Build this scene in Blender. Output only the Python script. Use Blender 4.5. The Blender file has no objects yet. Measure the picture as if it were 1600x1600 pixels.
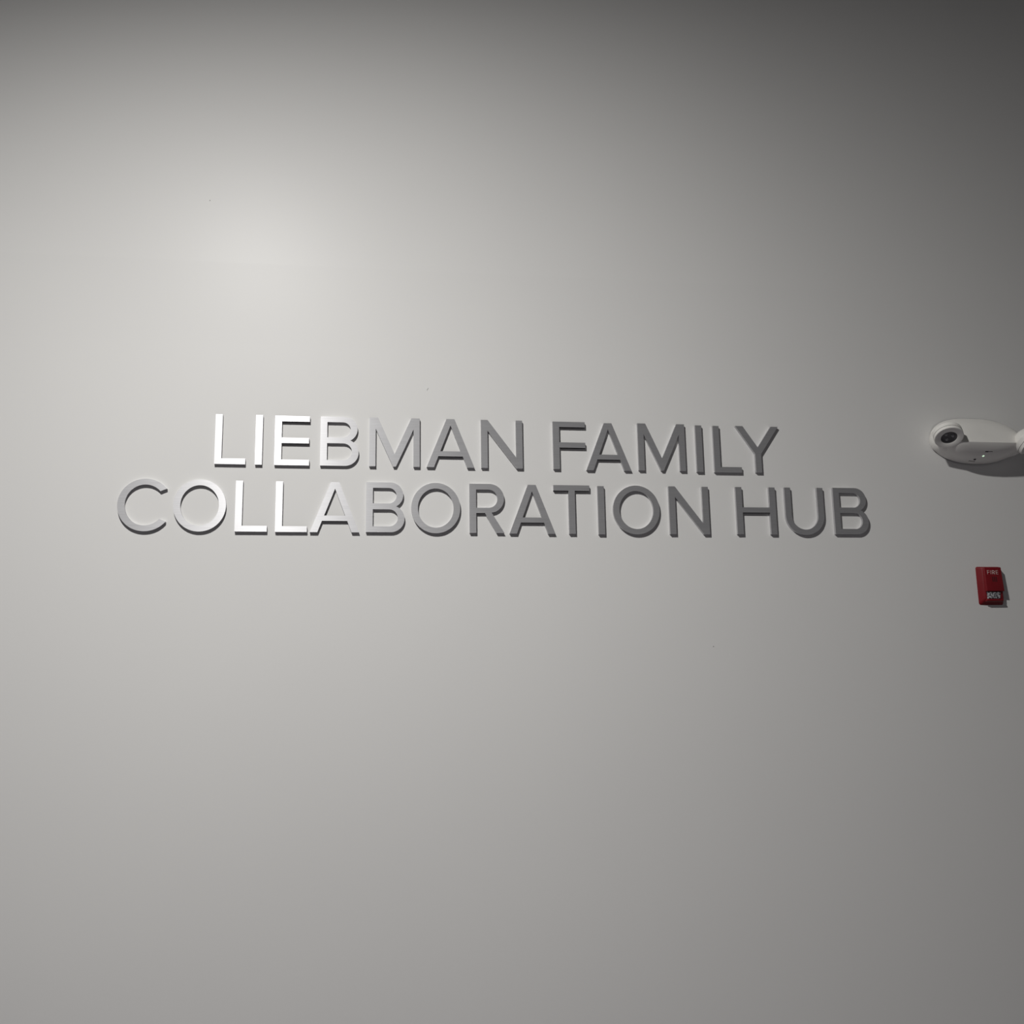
import bpy, bmesh, math
from mathutils import Vector, Matrix

PI = math.pi
scene = bpy.context.scene
C = scene.collection

# ------------------------------------------------------------------ camera
F_PX = 1477.0
cam_d = bpy.data.cameras.new('camera')
cam_d.sensor_fit = 'HORIZONTAL'
cam_d.sensor_width = 36.0
cam_d.lens = F_PX / 1600.0 * 36.0
cam_d.clip_start = 0.05
cam = bpy.data.objects.new('camera', cam_d)
C.objects.link(cam)
right = Vector((0.98973, -0.14208, -0.01591))
up = Vector((-0.00902, -0.17284, 0.98491))
fwd = Vector((0.14269, 0.97465, 0.17228))
m = Matrix((right.normalized(), up.normalized(), -fwd.normalized())).transposed().to_4x4()
m.translation = Vector((0.0, -2.8287, 1.6))
cam.matrix_world = m
scene.camera = cam

# ------------------------------------------------------------------ world (the dim rest of the room) and exposure
world = bpy.data.worlds.new('dim_room')
scene.world = world
world.use_nodes = True
bg = world.node_tree.nodes['Background']
bg.inputs['Color'].default_value = (1.0, 0.99, 0.975, 1)
bg.inputs['Strength'].default_value = 0.095
vs = scene.view_settings
vs.view_transform = 'Standard'
vs.look = 'None'
vs.exposure = 0.0
vs.gamma = 1.0
vs.use_curve_mapping = False

LAMP = Vector((-0.64, -2.12, 3.93))
LAMP_POWER = 116.0
CEIL = 4.2


# ------------------------------------------------------------------ materials
def new_mat(name, color, rough=0.5, metal=0.0, spec=0.5):
    mt = bpy.data.materials.new(name)
    mt.use_nodes = True
    b = mt.node_tree.nodes['Principled BSDF']
    b.inputs['Base Color'].default_value = (*color, 1)
    b.inputs['Roughness'].default_value = rough
    b.inputs['Metallic'].default_value = metal
    b.inputs['Specular IOR Level'].default_value = spec
    return mt, mt.node_tree, b


def noise(nt, scale, detail=3.0, vec_scale=None):
    tc = nt.nodes.new('ShaderNodeTexCoord')
    n = nt.nodes.new('ShaderNodeTexNoise')
    n.inputs['Scale'].default_value = scale
    n.inputs['Detail'].default_value = detail
    if vec_scale:
        mp = nt.nodes.new('ShaderNodeMapping')
        mp.inputs['Scale'].default_value = vec_scale
        nt.links.new(tc.outputs['Object'], mp.inputs['Vector'])
        nt.links.new(mp.outputs['Vector'], n.inputs['Vector'])
    else:
        nt.links.new(tc.outputs['Object'], n.inputs['Vector'])
    return n


def add_bump(nt, b, n, strength, dist):
    bp = nt.nodes.new('ShaderNodeBump')
    bp.inputs['Strength'].default_value = strength
    bp.inputs['Distance'].default_value = dist
    nt.links.new(n.outputs['Fac'], bp.inputs['Height'])
    nt.links.new(bp.outputs['Normal'], b.inputs['Normal'])


def ramp(nt, n, c0, c1, p0=0.3, p1=0.7):
    r = nt.nodes.new('ShaderNodeValToRGB')
    r.color_ramp.elements[0].position = p0
    r.color_ramp.elements[1].position = p1
    r.color_ramp.elements[0].color = (*c0, 1)
    r.color_ramp.elements[1].color = (*c1, 1)
    nt.links.new(n.outputs['Fac'], r.inputs['Fac'])
    return r


# eggshell wall paint with a faint roller stipple
M_WALL, nt, b = new_mat('wall_paint', (0.76, 0.755, 0.745), 0.38, 0.0, 0.13)
n = noise(nt, 1.3, 4)
r = ramp(nt, n, (0.752, 0.747, 0.738), (0.768, 0.763, 0.752))
nt.links.new(r.outputs['Color'], b.inputs['Base Color'])
add_bump(nt, b, noise(nt, 260, 2), 0.05, 0.0006)

M_CEIL, nt, b = new_mat('ceiling_paint', (0.05, 0.05, 0.048), 0.9)
r = ramp(nt, noise(nt, 6), (0.045, 0.045, 0.043), (0.055, 0.055, 0.053))
nt.links.new(r.outputs['Color'], b.inputs['Base Color'])

M_FLOOR, nt, b = new_mat('floor_carpet', (0.2, 0.195, 0.21), 0.95, 0, 0.1)
r = ramp(nt, noise(nt, 90, 4), (0.11, 0.10, 0.122), (0.165, 0.152, 0.18))
nt.links.new(r.outputs['Color'], b.inputs['Base Color'])

M_SCUFF, nt, b = new_mat('scuff', (0.28, 0.28, 0.27), 0.8)
r = ramp(nt, noise(nt, 900), (0.2, 0.2, 0.19), (0.4, 0.4, 0.39))
nt.links.new(r.outputs['Color'], b.inputs['Base Color'])

# aluminium brushed left-right: highlights stretch up-down
# (a fine grain and a coarser one, so the streak has a bright core and long tails)
M_METAL, nt, b = new_mat('brushed_aluminium', (0.64, 0.64, 0.655), 0.38, 0.72)
b2 = nt.nodes.new('ShaderNodeBsdfPrincipled')
b2.inputs['Metallic'].default_value = 0.72
b.inputs['Anisotropic'].default_value = 0.85
b2.inputs['Anisotropic'].default_value = 0.70
cx = nt.nodes.new('ShaderNodeCombineXYZ')
cx.inputs['Z'].default_value = 1.0
n = noise(nt, 1.0, 5, (14.0, 14.0, 900.0))
r = ramp(nt, n, (0.53, 0.53, 0.545), (0.64, 0.64, 0.655))
for bb, lo_, hi_ in ((b, 0.35, 0.41), (b2, 0.54, 0.61)):
    nt.links.new(cx.outputs['Vector'], bb.inputs['Tangent'])
    nt.links.new(r.outputs['Color'], bb.inputs['Base Color'])
    mr = nt.nodes.new('ShaderNodeMapRange')
    mr.inputs['To Min'].default_value = lo_
    mr.inputs['To Max'].default_value = hi_
    nt.links.new(n.outputs['Fac'], mr.inputs['Value'])
    nt.links.new(mr.outputs['Result'], bb.inputs['Roughness'])
mx = nt.nodes.new('ShaderNodeMixShader')
mx.inputs['Fac'].default_value = 0.70
nt.links.new(b.outputs['BSDF'], mx.inputs[1])
nt.links.new(b2.outputs['BSDF'], mx.inputs[2])
nt.links.new(mx.outputs['Shader'], nt.nodes['Material Output'].inputs['Surface'])

M_WHITE, nt, b = new_mat('white_plastic', (0.76, 0.74, 0.70), 0.42, 0, 0.4)
r = ramp(nt, noise(nt, 30), (0.87, 0.855, 0.82), (0.89, 0.875, 0.84))
nt.links.new(r.outputs['Color'], b.inputs['Base Color'])
M_RED, nt, b = new_mat('red_plastic', (0.30, 0.010, 0.018), 0.45, 0, 0.3)
r = ramp(nt, noise(nt, 40), (0.185, 0.0065, 0.011), (0.205, 0.008, 0.014))
nt.links.new(r.outputs['Color'], b.inputs['Base Color'])
M_DARKRED, nt, b = new_mat('slot_shade_red', (0.05, 0.002, 0.003), 0.7)
M_LETTER, nt, b = new_mat('white_print', (0.72, 0.62, 0.58), 0.6)
M_DARK, nt, b = new_mat('dark_reflector', (0.12, 0.12, 0.125), 0.25, 0, 0.5)
M_BLACK, nt, b = new_mat('dark_print', (0.03, 0.018, 0.03), 0.6)
M_SEAM, nt, b = new_mat('gap_shade_and_print', (0.16, 0.155, 0.145), 0.7)  # dark tone stands in for gap shade; one printed mark shares it
M_LEDLENS, nt, b = new_mat('clear_led_optic', (0.75, 0.75, 0.77), 0.08, 0, 0.9)
b.inputs['Transmission Weight'].default_value = 0.55
M_STROBE, nt, b = new_mat('strobe_lens_painted_glints', (0.62, 0.62, 0.65), 0.12, 0, 0.8)
b.inputs['Transmission Weight'].default_value = 0.35
vo = nt.nodes.new('ShaderNodeTexVoronoi')
vo.inputs['Scale'].default_value = 330
tc = nt.nodes.new('ShaderNodeTexCoord')
nt.links.new(tc.outputs['Object'], vo.inputs['Vector'])
rp = nt.nodes.new('ShaderNodeValToRGB')
rp.color_ramp.elements[0].color = (0.02, 0.02, 0.025, 1)
rp.color_ramp.elements[0].position = 0.35
rp.color_ramp.elements[1].position = 0.75
rp.color_ramp.elements[1].color = (0.85, 0.85, 0.88, 1)
nt.links.new(vo.outputs['Color'], rp.inputs['Fac'])  # dark and bright cells paint the facets' glints into the colour
nt.links.new(rp.outputs['Color'], b.inputs['Base Color'])
M_INDICATOR, nt, b = new_mat('lit_green_indicator', (0.6, 0.8, 0.6), 0.4)
b.inputs['Emission Color'].default_value = (0.72, 1.0, 0.72, 1)
b.inputs['Emission Strength'].default_value = 0.75
M_LAMPLENS, nt, b = new_mat('lit_lamp_lens', (0.9, 0.9, 0.88), 0.4)
b.inputs['Emission Color'].default_value = (1.0, 0.985, 0.95, 1)
b.inputs['Emission Strength'].default_value = 8.0


# ------------------------------------------------------------------ helpers
def tag(o, label=None, cat=None, group=None, kind=None):
    for k, v in (('label', label), ('category', cat), ('group', group), ('kind', kind)):
        if v:
            o[k] = v
    return o


def link_mesh(name, me, mat, parent=None, loc=(0, 0, 0)):
    o = bpy.data.objects.new(name, me)
    me.materials.clear()
    me.materials.append(mat)
    C.objects.link(o)
    o.location = loc
    if parent:
        o.parent = parent
    return o


def mesh_py(verts, faces, smooth=False, angle=None):
    me = bpy.data.meshes.new('mesh')
    me.from_pydata([tuple(v) for v in verts], [], faces)
    bm = bmesh.new()
    bm.from_mesh(me)
    bmesh.ops.recalc_face_normals(bm, faces=bm.faces)
    bm.to_mesh(me)
    bm.free()
    if smooth:
        for p in me.polygons:
            p.use_smooth = True
        if angle is not None:
            me.set_sharp_from_angle(angle=angle)
    return me


def bevelled(verts, faces, width, segs=3, smooth=True, sel=None):
    me = mesh_py(verts, faces)
    bm = bmesh.new()
    bm.from_mesh(me)
    es = [e for e in bm.edges if sel is None or sel(e)]
    bmesh.ops.bevel(bm, geom=es, offset=width, segments=segs, affect='EDGES', profile=0.5)
    bmesh.ops.recalc_face_normals(bm, faces=bm.faces)
    bm.to_mesh(me)
    bm.free()
    if smooth:
        for p in me.polygons:
            p.use_smooth = True
        me.set_sharp_from_angle(angle=math.radians(50))
    return me


def box_mesh(x0, x1, y0, y1, z0, z1):
    v = [(x, y, z) for x in (x0, x1) for y in (y0, y1) for z in (z0, z1)]
    f = [(0, 1, 3, 2), (4, 6, 7, 5), (0, 4, 5, 1), (2, 3, 7, 6), (0, 2, 6, 4), (1, 5, 7, 3)]
    return mesh_py(v, f)


def lathe(profile, segs=48, angle=math.radians(40)):
    """profile: (radius, height) along +Z; closed onto the axis where the radius is 0."""
    verts, faces, rings = [], [], []
    for r_, h in profile:
        if r_ < 1e-7:
            rings.append([len(verts)])
            verts.append((0, 0, h))
        else:
            base = len(verts)
            for i in range(segs):
                a = 2 * PI * i / segs
                verts.append((r_ * math.cos(a), r_ * math.sin(a), h))
            rings.append(list(range(base, base + segs)))
    for ra, rb in zip(rings, rings[1:]):
        for i in range(segs):
            j = (i + 1) % segs
            if len(ra) == 1 and len(rb) == 1:
                continue
            if len(ra) == 1:
                faces.append((ra[0], rb[i], rb[j]))
            elif len(rb) == 1:
                faces.append((ra[i], ra[j], rb[0]))
            else:
                faces.append((ra[i], ra[j], rb[j], rb[i]))
    return mesh_py(verts, faces, True, angle)


# ------------------------------------------------------------------ the room
# the wall: gently crowned at its taped plasterboard joint (z = 2.872)
JZ, JH, JW = 2.872, 0.0022, 0.26
X0, X1 = -4.2, 5.2
prof = [(0.0, 0.0), (0.0, JZ - JW - 0.1)]
for i in range(0, 9):
    s = i / 8
    prof.append((-JH * (s ** 1.3), JZ - JW + JW * s))
for i in range(1, 9):
    s = 1 - i / 8
    prof.append((-JH * (s ** 1.3), JZ + JW * (1 - s)))
prof += [(0.0, JZ + JW + 0.1), (0.0, CEIL)]
n_p = len(prof)
verts = [(X0, y, z) for y, z in prof] + [(X1, y, z) for y, z in prof]
faces = [(i, i + 1, n_p + i + 1, n_p + i) for i in range(n_p - 1)]
bk = len(verts)
verts += [(X0, 0.15, 0), (X0, 0.15, CEIL), (X1, 0.15, 0), (X1, 0.15, CEIL)]
faces += [(bk, bk + 1, bk + 3, bk + 2), (0, bk, bk + 2, n_p), (n_p - 1, 2 * n_p - 1, bk + 3, bk + 1),
          tuple(list(range(n_p)) + [bk + 1, bk]), tuple(list(range(n_p, 2 * n_p)) + [bk + 3, bk + 2])]
wall = link_mesh('wall_back', mesh_py(verts, faces), M_WALL)
tag(wall, 'plain off-white painted wall carrying the metal lettering', None, None, 'structure')
floor = link_mesh('floor', box_mesh(X0, X1, -6.0, 0.15, -0.1, 0.0), M_FLOOR)
tag(floor, 'grey carpeted floor below the view', None, None, 'structure')
ceil = link_mesh('ceiling', box_mesh(X0, X1, -6.0, 0.15, CEIL, CEIL + 0.1), M_CEIL)
tag(ceil, 'dark ceiling above the view', None, None, 'structure')


def scuff(x, z, pts):
    v = [(x + a, -0.0004 - (JH if abs(z - JZ) < JW else 0) * 0.3, z + c) for a, c in pts]
    v2 = [(a, 0.0006, c) for a, _, c in v]
    k = len(v)
    fs = [tuple(range(k)), tuple(range(2 * k - 1, k - 1, -1))] + [(i, (i + 1) % k, k + (i + 1) % k, k + i) for i in range(k)]
    link_mesh('scuff_mark', mesh_py(v + v2, fs), M_SCUFF, wall)


scuff(0.1555, 2.4843, [(-0.0022, -0.0035), (-0.0010, -0.0040), (0.0022, 0.0022), (0.0030, 0.0042), (0.0016, 0.0038)])
scuff(1.0361, 1.6842, [(-0.0016, -0.001), (0.0014, -0.0012), (0.0018, 0.001), (-0.001, 0.0014)])
scuff(-0.5184, 3.0742, [(-0.001, -0.0014), (0.0012, -0.001), (0.0010, 0.0016), (-0.0008, 0.0012)])

# ------------------------------------------------------------------ lettering (outlines in millimetres, cap height 152)
CAP = 152.0
T = 0.0105
SV, SH = 20.0, 17.4


def arc(cx_, cy_, rx, ry, a0, a1, n_=28):
    return [(cx_ + rx * math.cos(math.radians(a0 + (a1 - a0) * i / n_)),
             cy_ + ry * math.sin(math.radians(a0 + (a1 - a0) * i / n_))) for i in range(n_ + 1)]


def g_L(w):
    return [[(0, 0), (w, 0), (w, SH), (SV, SH), (SV, CAP), (0, CAP)]]


def g_I(w):
    return [[(0, 0), (w, 0), (w, CAP), (0, CAP)]]


def g_E(w):
    return [[(0, 0), (w, 0), (w, SH), (SV, SH), (SV, 67.5), (w - 1.5, 67.5), (w - 1.5, 84.5), (SV, 84.5),
             (SV, CAP - SH), (w, CAP - SH), (w, CAP), (0, CAP)]]


def g_F(w):
    return [[(0, 0), (SV, 0), (SV, 68.5), (w, 68.5), (w, 85.5), (SV, 85.5),
             (SV, CAP - SH), (w, CAP - SH), (w, CAP), (0, CAP)]]


def g_B(w):
    k = w - 115.0
    o = [(0, 0)] + arc(74 + k, 41, 41, 41, -90, 67, 40) + arc(72.3 + k, 113.3, 38.7, 38.7, -62.5, 90, 40) + [(0, CAP)]
    c1 = [(SV, 87.4)] + arc(67.3 + k, 111.2, 23.8, 23.8, -90, 90, 32) + [(SV, 135.0)]
    c2 = [(SV, 17.6)] + arc(69.2 + k, 43.5, 25.9, 25.9, -90, 90, 32) + [(SV, 69.4)]
    return [o, c1, c2]


def g_M(w):
    h = w / 2
    return [[(0, 0), (18.8, 0), (18.8, 117), (h - 4.2, 0), (h + 4.2, 0), (w - 18.8, 117), (w - 18.8, 0), (w, 0), (w, CAP),
             (w - 25.5, CAP), (h, 38.5), (25.5, CAP), (0, CAP)]]


def g_A(w):
    h = w / 2
    ap = 12.3
    def xo(y):
        return (h - ap) * y / CAP
    def xi(y):   # inner edge of the left leg
        return 22.3 + (h - 22.3) * y / 132.0
    o = [(0, 0), (22.3, 0), (xi(34), 34), (w - xi(34), 34), (w - 22.3, 0), (w, 0), (h + ap, CAP), (h - ap, CAP)]
    c = [(xi(50), 50), (w - xi(50), 50), (h, 132)]
    return [o, c]


def g_N(w):
    return [[(0, 0), (SV, 0), (SV, 118), (w - 19.5, 0), (w, 0), (w, CAP), (w - SV, CAP), (w - SV, 33.5), (20.5, CAP), (0, CAP)]]


def g_Y(w):
    h = w / 2
    return [[(h - 10, 0), (h + 10, 0), (h + 10, 61), (w, CAP), (w - 24.5, CAP), (h, 82), (24.5, CAP), (0, CAP), (h - 10, 61)]]


def g_T(w):
    h = w / 2
    return [[(h - 9.9, 0), (h + 9.9, 0), (h + 9.9, CAP - SH), (w, CAP - SH), (w, CAP), (0, CAP), (0, CAP - SH), (h - 9.9, CAP - SH)]]


def g_H(w):
    return [[(0, 0), (SV, 0), (SV, 69.5), (w - SV, 69.5), (w - SV, 0), (w, 0), (w, CAP), (w - SV, CAP), (w - SV, 86.5),
             (SV, 86.5), (SV, CAP), (0, CAP)]]


def g_U(w):
    h = w / 2
    return [[(0, CAP)] + arc(h, 62, h, 63.7, 180, 360, 56) + [(w, CAP), (w - SV, CAP)]
            + arc(h, 62, h - SV, 46.2, 360, 180, 48) + [(SV, CAP)]]


def g_R(w):
    o = [(0, 0), (SV, 0), (SV, 61), (47, 61), (w - 23.5, 0), (w, 0), (67.5, 62.5)] + arc(w - 45.2, 106.8, 45.2, 45.2, -66, 90, 44) + [(0, CAP)]
    c = [(SV, 77.5)] + arc(w - 20 - 28.3, 106.0, 28.3, 28.3, -90, 90, 36) + [(SV, 134.3)]
    return [o, c]


def g_O(w):
    h = w / 2
    return [arc(h, 76, h, 77.4, 0, 360, 96)[:-1], arc(h, 76, h - SV + 0.2, 77.4 - SH + 0.2, 0, 360, 80)[:-1]]


def g_C(w):
    rx, ry = 76.5, 77.4
    o = arc(rx, 76, rx, ry, 39, 321, 80)
    i_ = arc(rx, 76, rx - SV + 0.3, ry - SH + 0.2, 317, 43, 70)
    return [o + i_]


GLYPH = dict(L=g_L, I=g_I, E=g_E, B=g_B, M=g_M, A=g_A, N=g_N, F=g_F, Y=g_Y, C=g_C, O=g_O, R=g_R, T=g_T, H=g_H, U=g_U)


def glyph_mesh(outlines, scale, thick, offs=(0.0, 0.0)):
    """Outlines in the X-Z plane, back at y = 0 and front at y = -thick."""
    cu = bpy.data.curves.new('outline', 'CURVE')
    cu.dimensions = '2D'
    cu.fill_mode = 'BOTH'
    cu.extrude = thick / 2
    for pts in outlines:
        sp = cu.splines.new('POLY')
        sp.points.add(len(pts) - 1)
        for p, (x, y) in zip(sp.points, pts):
            p.co = (x * scale + offs[0], y * scale + offs[1], 0, 1)
        sp.use_cyclic_u = True
    ob = bpy.data.objects.new('outline', cu)
    C.objects.link(ob)
    bpy.context.view_layer.update()
    dg = bpy.context.evaluated_depsgraph_get()
    me = bpy.data.meshes.new_from_object(ob.evaluated_get(dg))
    bpy.data.objects.remove(ob)
    bpy.data.curves.remove(cu)
    me.transform(Matrix.Rotation(PI / 2, 4, 'X'))
    me.transform(Matrix.Translation((0, -thick / 2, 0)))
    bm = bmesh.new()
    bm.from_mesh(me)
    bmesh.ops.remove_doubles(bm, verts=bm.verts, dist=1e-6)
    bmesh.ops.recalc_face_normals(bm, faces=bm.faces)
    bm.to_mesh(me)
    bm.free()
    for p in me.polygons:
        p.use_smooth = True
    me.set_sharp_from_angle(angle=math.radians(25))
    return me


Z1, Z2 = 2.2345, 2.0330
# letter, left x, width (mm), height offset, which one
ROW1 = [
    ('L', -0.4735, 89, 0.000, 'bright letter L opening the upper row, above the two bright Ls below'),
    ('I', -0.3568, 20.2, 0.000, 'gleaming letter I of the upper row between L and E'),
    ('E', -0.3008, 102, -0.0005, 'gleaming letter E, the only E on the wall'),
    ('B', -0.1668, 114, 0.000, 'pale letter B of the upper row between the E and the M'),
    ('M', -0.0208, 152, 0.0005, 'light grey letter M of the upper row between B and A'),
    ('A', 0.1525, 146, 0.0008, 'grey letter A of the upper row between M and N'),
    ('N', 0.3200, 129, 0.0010, 'grey letter N ending the first word of the upper row'),
    ('F', 0.5458, 102.5, 0.0008, 'dark grey letter F, opening the second word of the upper row'),
    ('A', 0.6506, 143.5, -0.0008, 'dark grey letter A of the upper row, right after the F'),
    ('M', 0.8190, 153.5, 0.0012, 'dark grey letter M of the upper row between A and I'),
    ('I', 1.0093, 20.5, -0.0010, 'dark grey letter I of the upper row between M and L'),
    ('L', 1.0677, 90.5, -0.0015, 'dark grey letter L of the upper row beside the Y'),
    ('Y', 1.1436, 144.5, 0.000, 'dark grey letter Y ending the upper row'),
]
ROW2 = [
    ('C', -0.7390, 148, 0.0005, 'grey letter C opening the lower row at far left'),
    ('O', -0.5840, 149, 0.0005, 'pale letter O of the lower row right after the C'),
    ('L', -0.4086, 92, 0.000, 'gleaming letter L of the lower row next to the O'),
    ('L', -0.2932, 92, -0.0005, 'gleaming letter L of the lower row next to the pale A'),
    ('A', -0.1930, 144.5, -0.0005, 'pale letter A of the lower row between L and B'),
    ('B', -0.0287, 114.5, 0.0005, 'light grey letter B of the lower row between A and O'),
    ('O', 0.1060, 148, -0.0005, 'grey letter O of the lower row between B and R'),
    ('R', 0.2826, 106, 0.000, 'grey letter R, the only R of the metal letters'),
    ('A', 0.4048, 141.5, -0.0012, 'grey letter A of the lower row between R and T'),
    ('T', 0.5435, 113.5, -0.0008, 'dark grey letter T, the only T on the wall'),
    ('I', 0.6830, 20.0, -0.0022, 'dark grey letter I of the lower row, set low after the T'),
    ('O', 0.7310, 149, -0.0005, 'dark grey letter O of the lower row between I and N'),
    ('N', 0.9118, 129, 0.000, 'dark grey letter N ending the first word of the lower row'),
    ('H', 1.1323, 131.5, 0.0008, 'dark grey letter H, opening the last word of the lower row'),
    ('U', 1.2962, 130, 0.0012, 'dark grey letter U, the only U on the wall'),
    ('B', 1.4611, 116, 0.0025, 'dark grey letter B ending the lower row at far right'),
]
for row, zb in ((ROW1, Z1), (ROW2, Z2)):
    for ch, x, w, dz, lab in row:
        me = glyph_mesh(GLYPH[ch](w), 0.001, T)
        o = link_mesh('sign_letter', me, M_METAL, None, (x, 0, zb + dz))
        tag(o, 'brushed metal ' + lab, 'letter', 'brushed metal letters of the wall sign')


# ------------------------------------------------------------------ fire alarm
def empty(name, loc):
    o = bpy.data.objects.new(name, None)
    o.empty_display_size = 0.05
    C.objects.link(o)
    o.location = loc
    return o


AX, AZ = 1.9852, 1.8695       # centre on the wall
alarm = empty('fire_alarm', (AX, 0, AZ))
tag(alarm, 'dark red wall fire alarm with white lettering and clear strobe, below the emergency light', 'fire alarm')


def frustum(x0, x1, z0, z1, ya, ix0, ix1, iz0, iz1, yb):
    v = [(x0, ya, z0), (x1, ya, z0), (x1, ya, z1), (x0, ya, z1), (ix0, yb, iz0), (ix1, yb, iz0), (ix1, yb, iz1), (ix0, yb, iz1)]
    f = [(3, 2, 1, 0), (4, 5, 6, 7), (0, 1, 5, 4), (1, 2, 6, 5), (2, 3, 7, 6), (3, 0, 4, 7)]
    return v, f


v, f = frustum(-0.0432, 0.0432, -0.0625, 0.0625, 0.0, -0.0305, 0.0330, -0.0450, 0.0590, -0.0205)
link_mesh('housing', bevelled(v, f, 0.0060, 5, sel=lambda e: min(e.verts[0].co.y, e.verts[1].co.y) < -0.001), M_RED, alarm)
# sounder hood over the upper part, thickest at its lower lip
v = [(-0.0310, -0.012, -0.0210), (0.0340, -0.012, -0.0210), (0.0345, -0.012, 0.0600), (-0.0310, -0.012, 0.0600),
     (-0.0290, -0.0290, -0.0195), (0.0322, -0.0290, -0.0195), (0.0312, -0.0230, 0.0585), (-0.0285, -0.0230, 0.0585)]
hood = link_mesh('sounder_hood', bevelled(v, [(3, 2, 1, 0), (4, 5, 6, 7), (0, 1, 5, 4), (1, 2, 6, 5), (2, 3, 7, 6), (3, 0, 4, 7)], 0.0016, 3), M_RED, alarm)


def hood_y(z):      # front of the hood at height z
    return -0.0290 + (z + 0.0195) / 0.078 * 0.0060


for k in range(3):
    xs = -0.0050 + k * 0.0062
    za, zb = 0.0105, 0.0275
    vv = []
    for (xx, zz) in ((xs, za), (xs + 0.0034, za), (xs + 0.0034, zb), (xs, zb)):
        vv.append((xx, hood_y(zz) + 0.002, zz))
    for (xx, zz) in ((xs, za), (xs + 0.0034, za), (xs + 0.0034, zb), (xs, zb)):
        vv.append((xx, hood_y(zz) - 0.0002, zz))
    link_mesh('sounder_slot', mesh_py(vv, [(3, 2, 1, 0), (4, 5, 6, 7), (0, 1, 5, 4), (1, 2, 6, 5), (2, 3, 7, 6), (3, 0, 4, 7)]), M_DARKRED, hood)  # shallow strips; the slots' inner shade is put into the dark red
# FIRE lettering
fs = 0.0128 / CAP
SV, SH = 13.0, 12.0
outl, xcur = [], 0.0
for ch, w in (('F', 92), ('I', 13), ('R', 108), ('E', 92)):
    for ol in GLYPH[ch](w):
        outl.append([(px + xcur, py) for px, py in ol])
    xcur += w + 50
me = glyph_mesh(outl, fs, 0.0005)
tilt = math.atan2(0.0060, 0.078)
txt = link_mesh('fire_lettering', me, M_LETTER, alarm, (-0.0195, hood_y(0.0355) + 0.00015, 0.0355))
txt.rotation_euler = (-tilt, 0, 0)
txt['label'] = 'white lettering reading FIRE'
# strobe lens
v, f = frustum(-0.0300, 0.0255, -0.0450, -0.0205, -0.014, -0.0255, 0.0205, -0.0430, -0.0210, -0.0240)
v[4], v[5] = (-0.0222, -0.0240, -0.0430), (0.0180, -0.0240, -0.0430)
lens = link_mesh('strobe_lens', bevelled(v, f, 0.0015, 2), M_STROBE, alarm)
lens['label'] = 'clear faceted strobe lens'
v, f = frustum(-0.0300, 0.0325, -0.0535, -0.0432, -0.014, -0.0275, 0.0300, -0.0500, -0.0440, -0.0222)
link_mesh('lens_sill', bevelled(v, f, 0.0012, 2), M_RED, alarm)

# ------------------------------------------------------------------ emergency light
EX, EZ = 1.977, 2.3535
EA, EB, ED, ER = 0.156, 0.078, 0.100, -0.0280
unit = empty('emergency_light', (EX, 0, EZ))
tag(unit, 'white emergency light with two round swivel heads, cut by the right edge', 'emergency light')


def body_pt(u, s):
    """u along the length, s in [0,1]: wall top -> ridge (s = .5) -> wall bottom; depth is -y."""
    h = EB * math.sqrt(max(0.0, 1 - abs(u) ** (3.0 if s <= 0.5 else 2.2)))
    kk = math.sqrt(max(0.0, 1 - abs(u) ** 6))
    d, zr = ED * kk, ER * kk
    zr = max(zr, -EB * math.sqrt(max(0.0, 1 - abs(u) ** 2.2)) * 0.8)
    if s <= 0.5:
        q = s / 0.5
        dd = d * (q + 0.22 * math.sin(PI * q) * (1 - q) + 0.10 * math.sin(PI * q))
        zz = h + (zr - h) * q
        dd = min(dd, d)
    else:
        q = (s - 0.5) / 0.5
        a = q * PI / 2
        dd = d * (1 - 0.48 * q - 0.52 * q * q)
        zz = zr + (-h - zr) * math.sin(a) ** 0.92
    return (u * EA, -dd, zz)


NU, NS = 72, 40
verts, faces = [], []
us = [math.sin(-PI / 2 + PI * (i / NU)) for i in range(NU + 1)]
us[0], us[-1] = -0.99999, 0.99999
for u in us:
    for j in range(NS + 1):
        verts.append(body_pt(u, j / NS))
for i in range(NU):
    for j in range(NS):
        a = i * (NS + 1) + j
        faces.append((a, a + 1, a + NS + 2, a + NS + 1))
body = link_mesh('body', mesh_py(verts, faces, True, math.radians(14)), M_WHITE, unit, (0, -0.004, 0))
# thin base plate against the wall
ring = [(EA * 0.95 * math.cos(2 * PI * i / 96), EB * 0.94 * math.sin(2 * PI * i / 96)) for i in range(96)]
vb = [(x, 0.0, z) for x, z in ring] + [(x, -0.0060, z) for x, z in ring]
fb = [tuple(range(96)), tuple(range(191, 95, -1))] + [(i, (i + 1) % 96, 96 + (i + 1) % 96, 96 + i) for i in range(96)]
link_mesh('base_plate', mesh_py(vb, fb), M_SEAM, unit)


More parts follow.
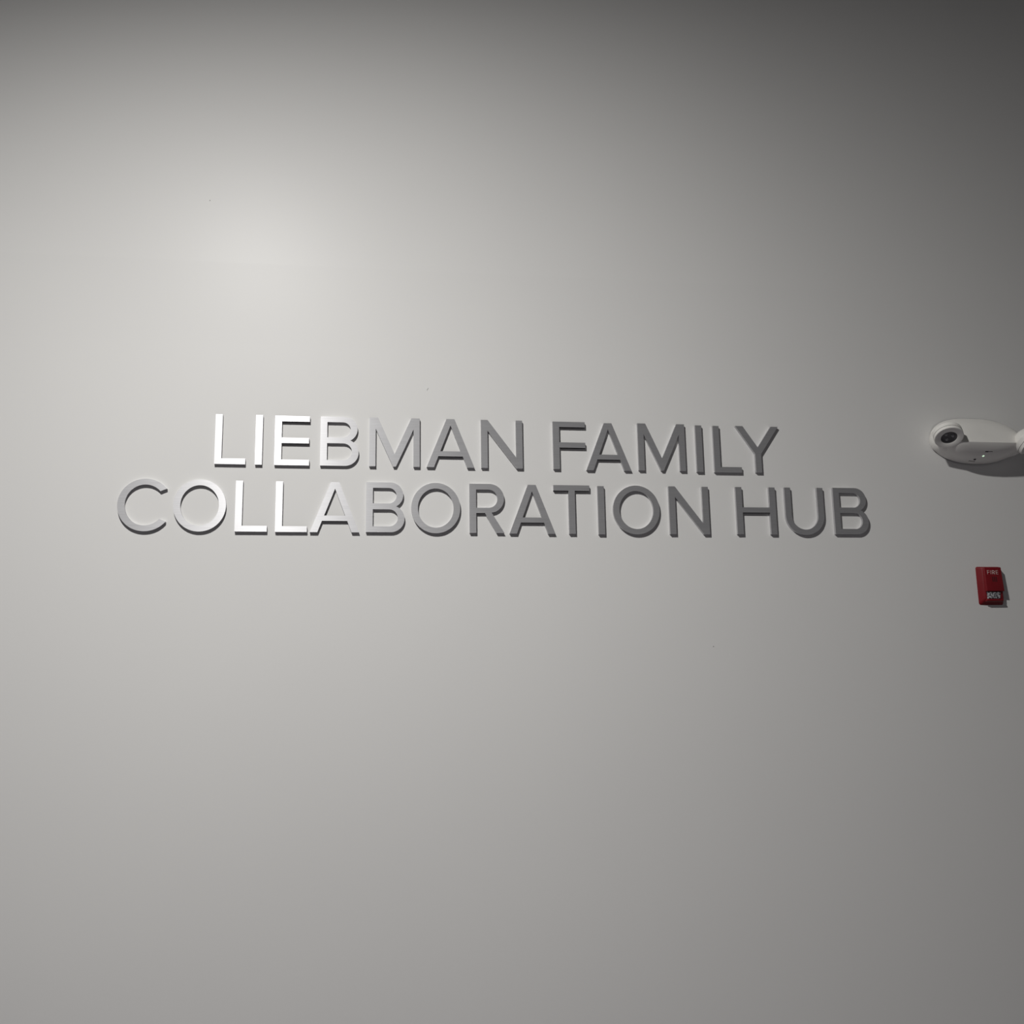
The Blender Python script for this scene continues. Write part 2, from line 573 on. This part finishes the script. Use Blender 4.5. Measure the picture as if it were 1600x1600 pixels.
def head(side, nrm, face_c):
    nrm = Vector(nrm).normalized()
    face_c = Vector(face_c)
    zax = nrm
    xax = Vector((1, 0, 0)) - zax * zax.x
    xax.normalize()
    yax = zax.cross(xax)
    rot = Matrix((xax, yax, zax)).transposed().to_4x4()
    R = 0.0445
    # the cup, its front rim at height 0, back domed
    cup = lathe([(0, -0.054), (0.012, -0.053), (0.024, -0.048), (0.0335, -0.040), (0.0400, -0.0305), (0.0425, -0.0285),
                 (0.0425, -0.0275), (R, -0.0262), (R, -0.0012), (R - 0.0012, 0.0), (0.0262, 0.0), (0.0250, -0.0010), (0.0247, -0.004)], 56)
    o = link_mesh('lamp_head', cup, M_WHITE, unit)
    o.matrix_local = Matrix.Translation(face_c) @ rot
    bowl = link_mesh('reflector', lathe([(0.0249, -0.0012), (0.0235, -0.0030), (0.020, -0.0065), (0.0, -0.0075)], 40), M_DARK, o)
    bowl['label'] = 'dark round reflector'
    for k in range(3):
        a = math.radians(-92 + 120 * k) if side < 0 else math.radians(-88 + 120 * k)
        link_mesh('led_optic', lathe([(0.0048, -0.0075), (0.0046, -0.0045), (0.0036, -0.0030), (0.0018, -0.0023), (0.0, -0.0021)], 16),
                  M_LEDLENS, o, (0.0125 * math.cos(a), 0.0125 * math.sin(a), 0))
    link_mesh('seam_ring', lathe([(R - 0.001, -0.0122), (R + 0.0004, -0.0120), (R + 0.0004, -0.0108), (R - 0.001, -0.0106)], 56), M_SEAM, o)  # raised dark ring, its colour stands in for the groove's shade
    # the swivel socket at the end of the body
    sock = lathe([(0.0, 0.0), (0.041, 0.0), (0.0435, 0.004), (0.044, 0.030), (0.0425, 0.046), (0.037, 0.056), (0.023, 0.062), (0.0, 0.064)], 48)
    s_ = link_mesh('swivel_socket', sock, M_WHITE, unit)
    s_.matrix_local = Matrix.Translation((-0.1165, -0.003, -0.002) if side < 0 else (0.1100, -0.003, -0.012)) @ Matrix.Rotation(PI / 2, 4, 'X') 


head(-1, (-0.17, -0.53, -0.83), (-0.1520, -0.104, -0.0165))
head(1, (0.50, -0.47, -0.72), (0.1370, -0.104, -0.0290))
# indicator, test button and printed mark on the underside of the front
def on_body(u, s, out=0.0):
    p = Vector(body_pt(u, s)) + Vector((0, -0.004, 0))
    du = Vector(body_pt(u + 0.01, s)) - Vector(body_pt(u - 0.01, s))
    ds = Vector(body_pt(u, s + 0.01)) - Vector(body_pt(u, s - 0.01))
    nn = du.cross(ds).normalized()
    if nn.y > 0:
        nn = -nn
    xx = du.normalized()
    yy = nn.cross(xx)
    return Matrix.Translation(p + nn * out) @ Matrix((xx, yy, nn)).transposed().to_4x4()


ind = link_mesh('indicator_light', lathe([(0.0035, -0.001), (0.0035, 0.0006), (0.0022, 0.0015), (0.0, 0.0019)], 20), M_INDICATOR, unit)
ind['label'] = 'small lit green indicator'
ind.matrix_local = on_body(-0.075, 0.755)
btn = link_mesh('test_button', lathe([(0.0040, -0.001), (0.0040, 0.0012), (0.0030, 0.0020), (0.0, 0.0022)], 20), M_BLACK, unit)
btn['label'] = 'small dark test button'
btn.matrix_local = on_body(-0.19, 0.845)
for w_, h_, u_, s_ in ((0.011, 0.0042, -0.06, 0.665), (0.016, 0.0020, 0.02, 0.662), (0.022, 0.0040, -0.20, 0.90)):
    mk = link_mesh('printed_mark', box_mesh(-w_ / 2, w_ / 2, -h_ / 2, h_ / 2, -0.001, 0.0002), M_BLACK if w_ < 0.018 else M_SEAM, unit)
    mk.matrix_local = on_body(u_, s_)


# ------------------------------------------------------------------ the downlight that lights the wall
def downlight():
    root = empty('ceiling_downlight', (LAMP.x, LAMP.y, LAMP.z))
    tag(root, 'white cylinder downlight hanging from the ceiling in front of the wall', 'downlight')
    hh = CEIL - LAMP.z
    link_mesh('lamp_housing', lathe([(0.0, hh), (0.105, hh), (0.105, 0.004), (0.102, 0.0), (0.092, 0.0), (0.090, 0.006)], 48), M_WHITE, root)
    link_mesh('lamp_lens', lathe([(0.0905, 0.006), (0.0, 0.0062)], 48), M_LAMPLENS, root)
    ld = bpy.data.lights.new('downlight', 'AREA')
    ld.shape = 'DISK'
    ld.size = 0.17
    ld.energy = LAMP_POWER
    ld.color = (1.0, 0.985, 0.955)
    ld.spread = PI
    # the lens throws a little more light straight down than sideways
    ld.use_nodes = True
    lt = ld.node_tree
    em = next(n_ for n_ in lt.nodes if n_.type == 'EMISSION')
    ge = lt.nodes.new('ShaderNodeNewGeometry')
    dt = lt.nodes.new('ShaderNodeVectorMath')
    dt.operation = 'DOT_PRODUCT'
    lt.links.new(ge.outputs['Normal'], dt.inputs[0])
    lt.links.new(ge.outputs['Incoming'], dt.inputs[1])
    ab = lt.nodes.new('ShaderNodeMath')
    ab.operation = 'ABSOLUTE'
    lt.links.new(dt.outputs['Value'], ab.inputs[0])
    pw = lt.nodes.new('ShaderNodeMath')
    pw.operation = 'POWER'
    pw.inputs[1].default_value = 0.6
    lt.links.new(ab.outputs[0], pw.inputs[0])
    lt.links.new(pw.outputs[0], em.inputs['Strength'])
    lo = bpy.data.objects.new('downlight_beam', ld)
    C.objects.link(lo)
    lo.parent = root
    lo.location = (0, 0, -0.016)
    lo.rotation_euler = (math.radians(7), math.radians(-9), 0)


downlight()
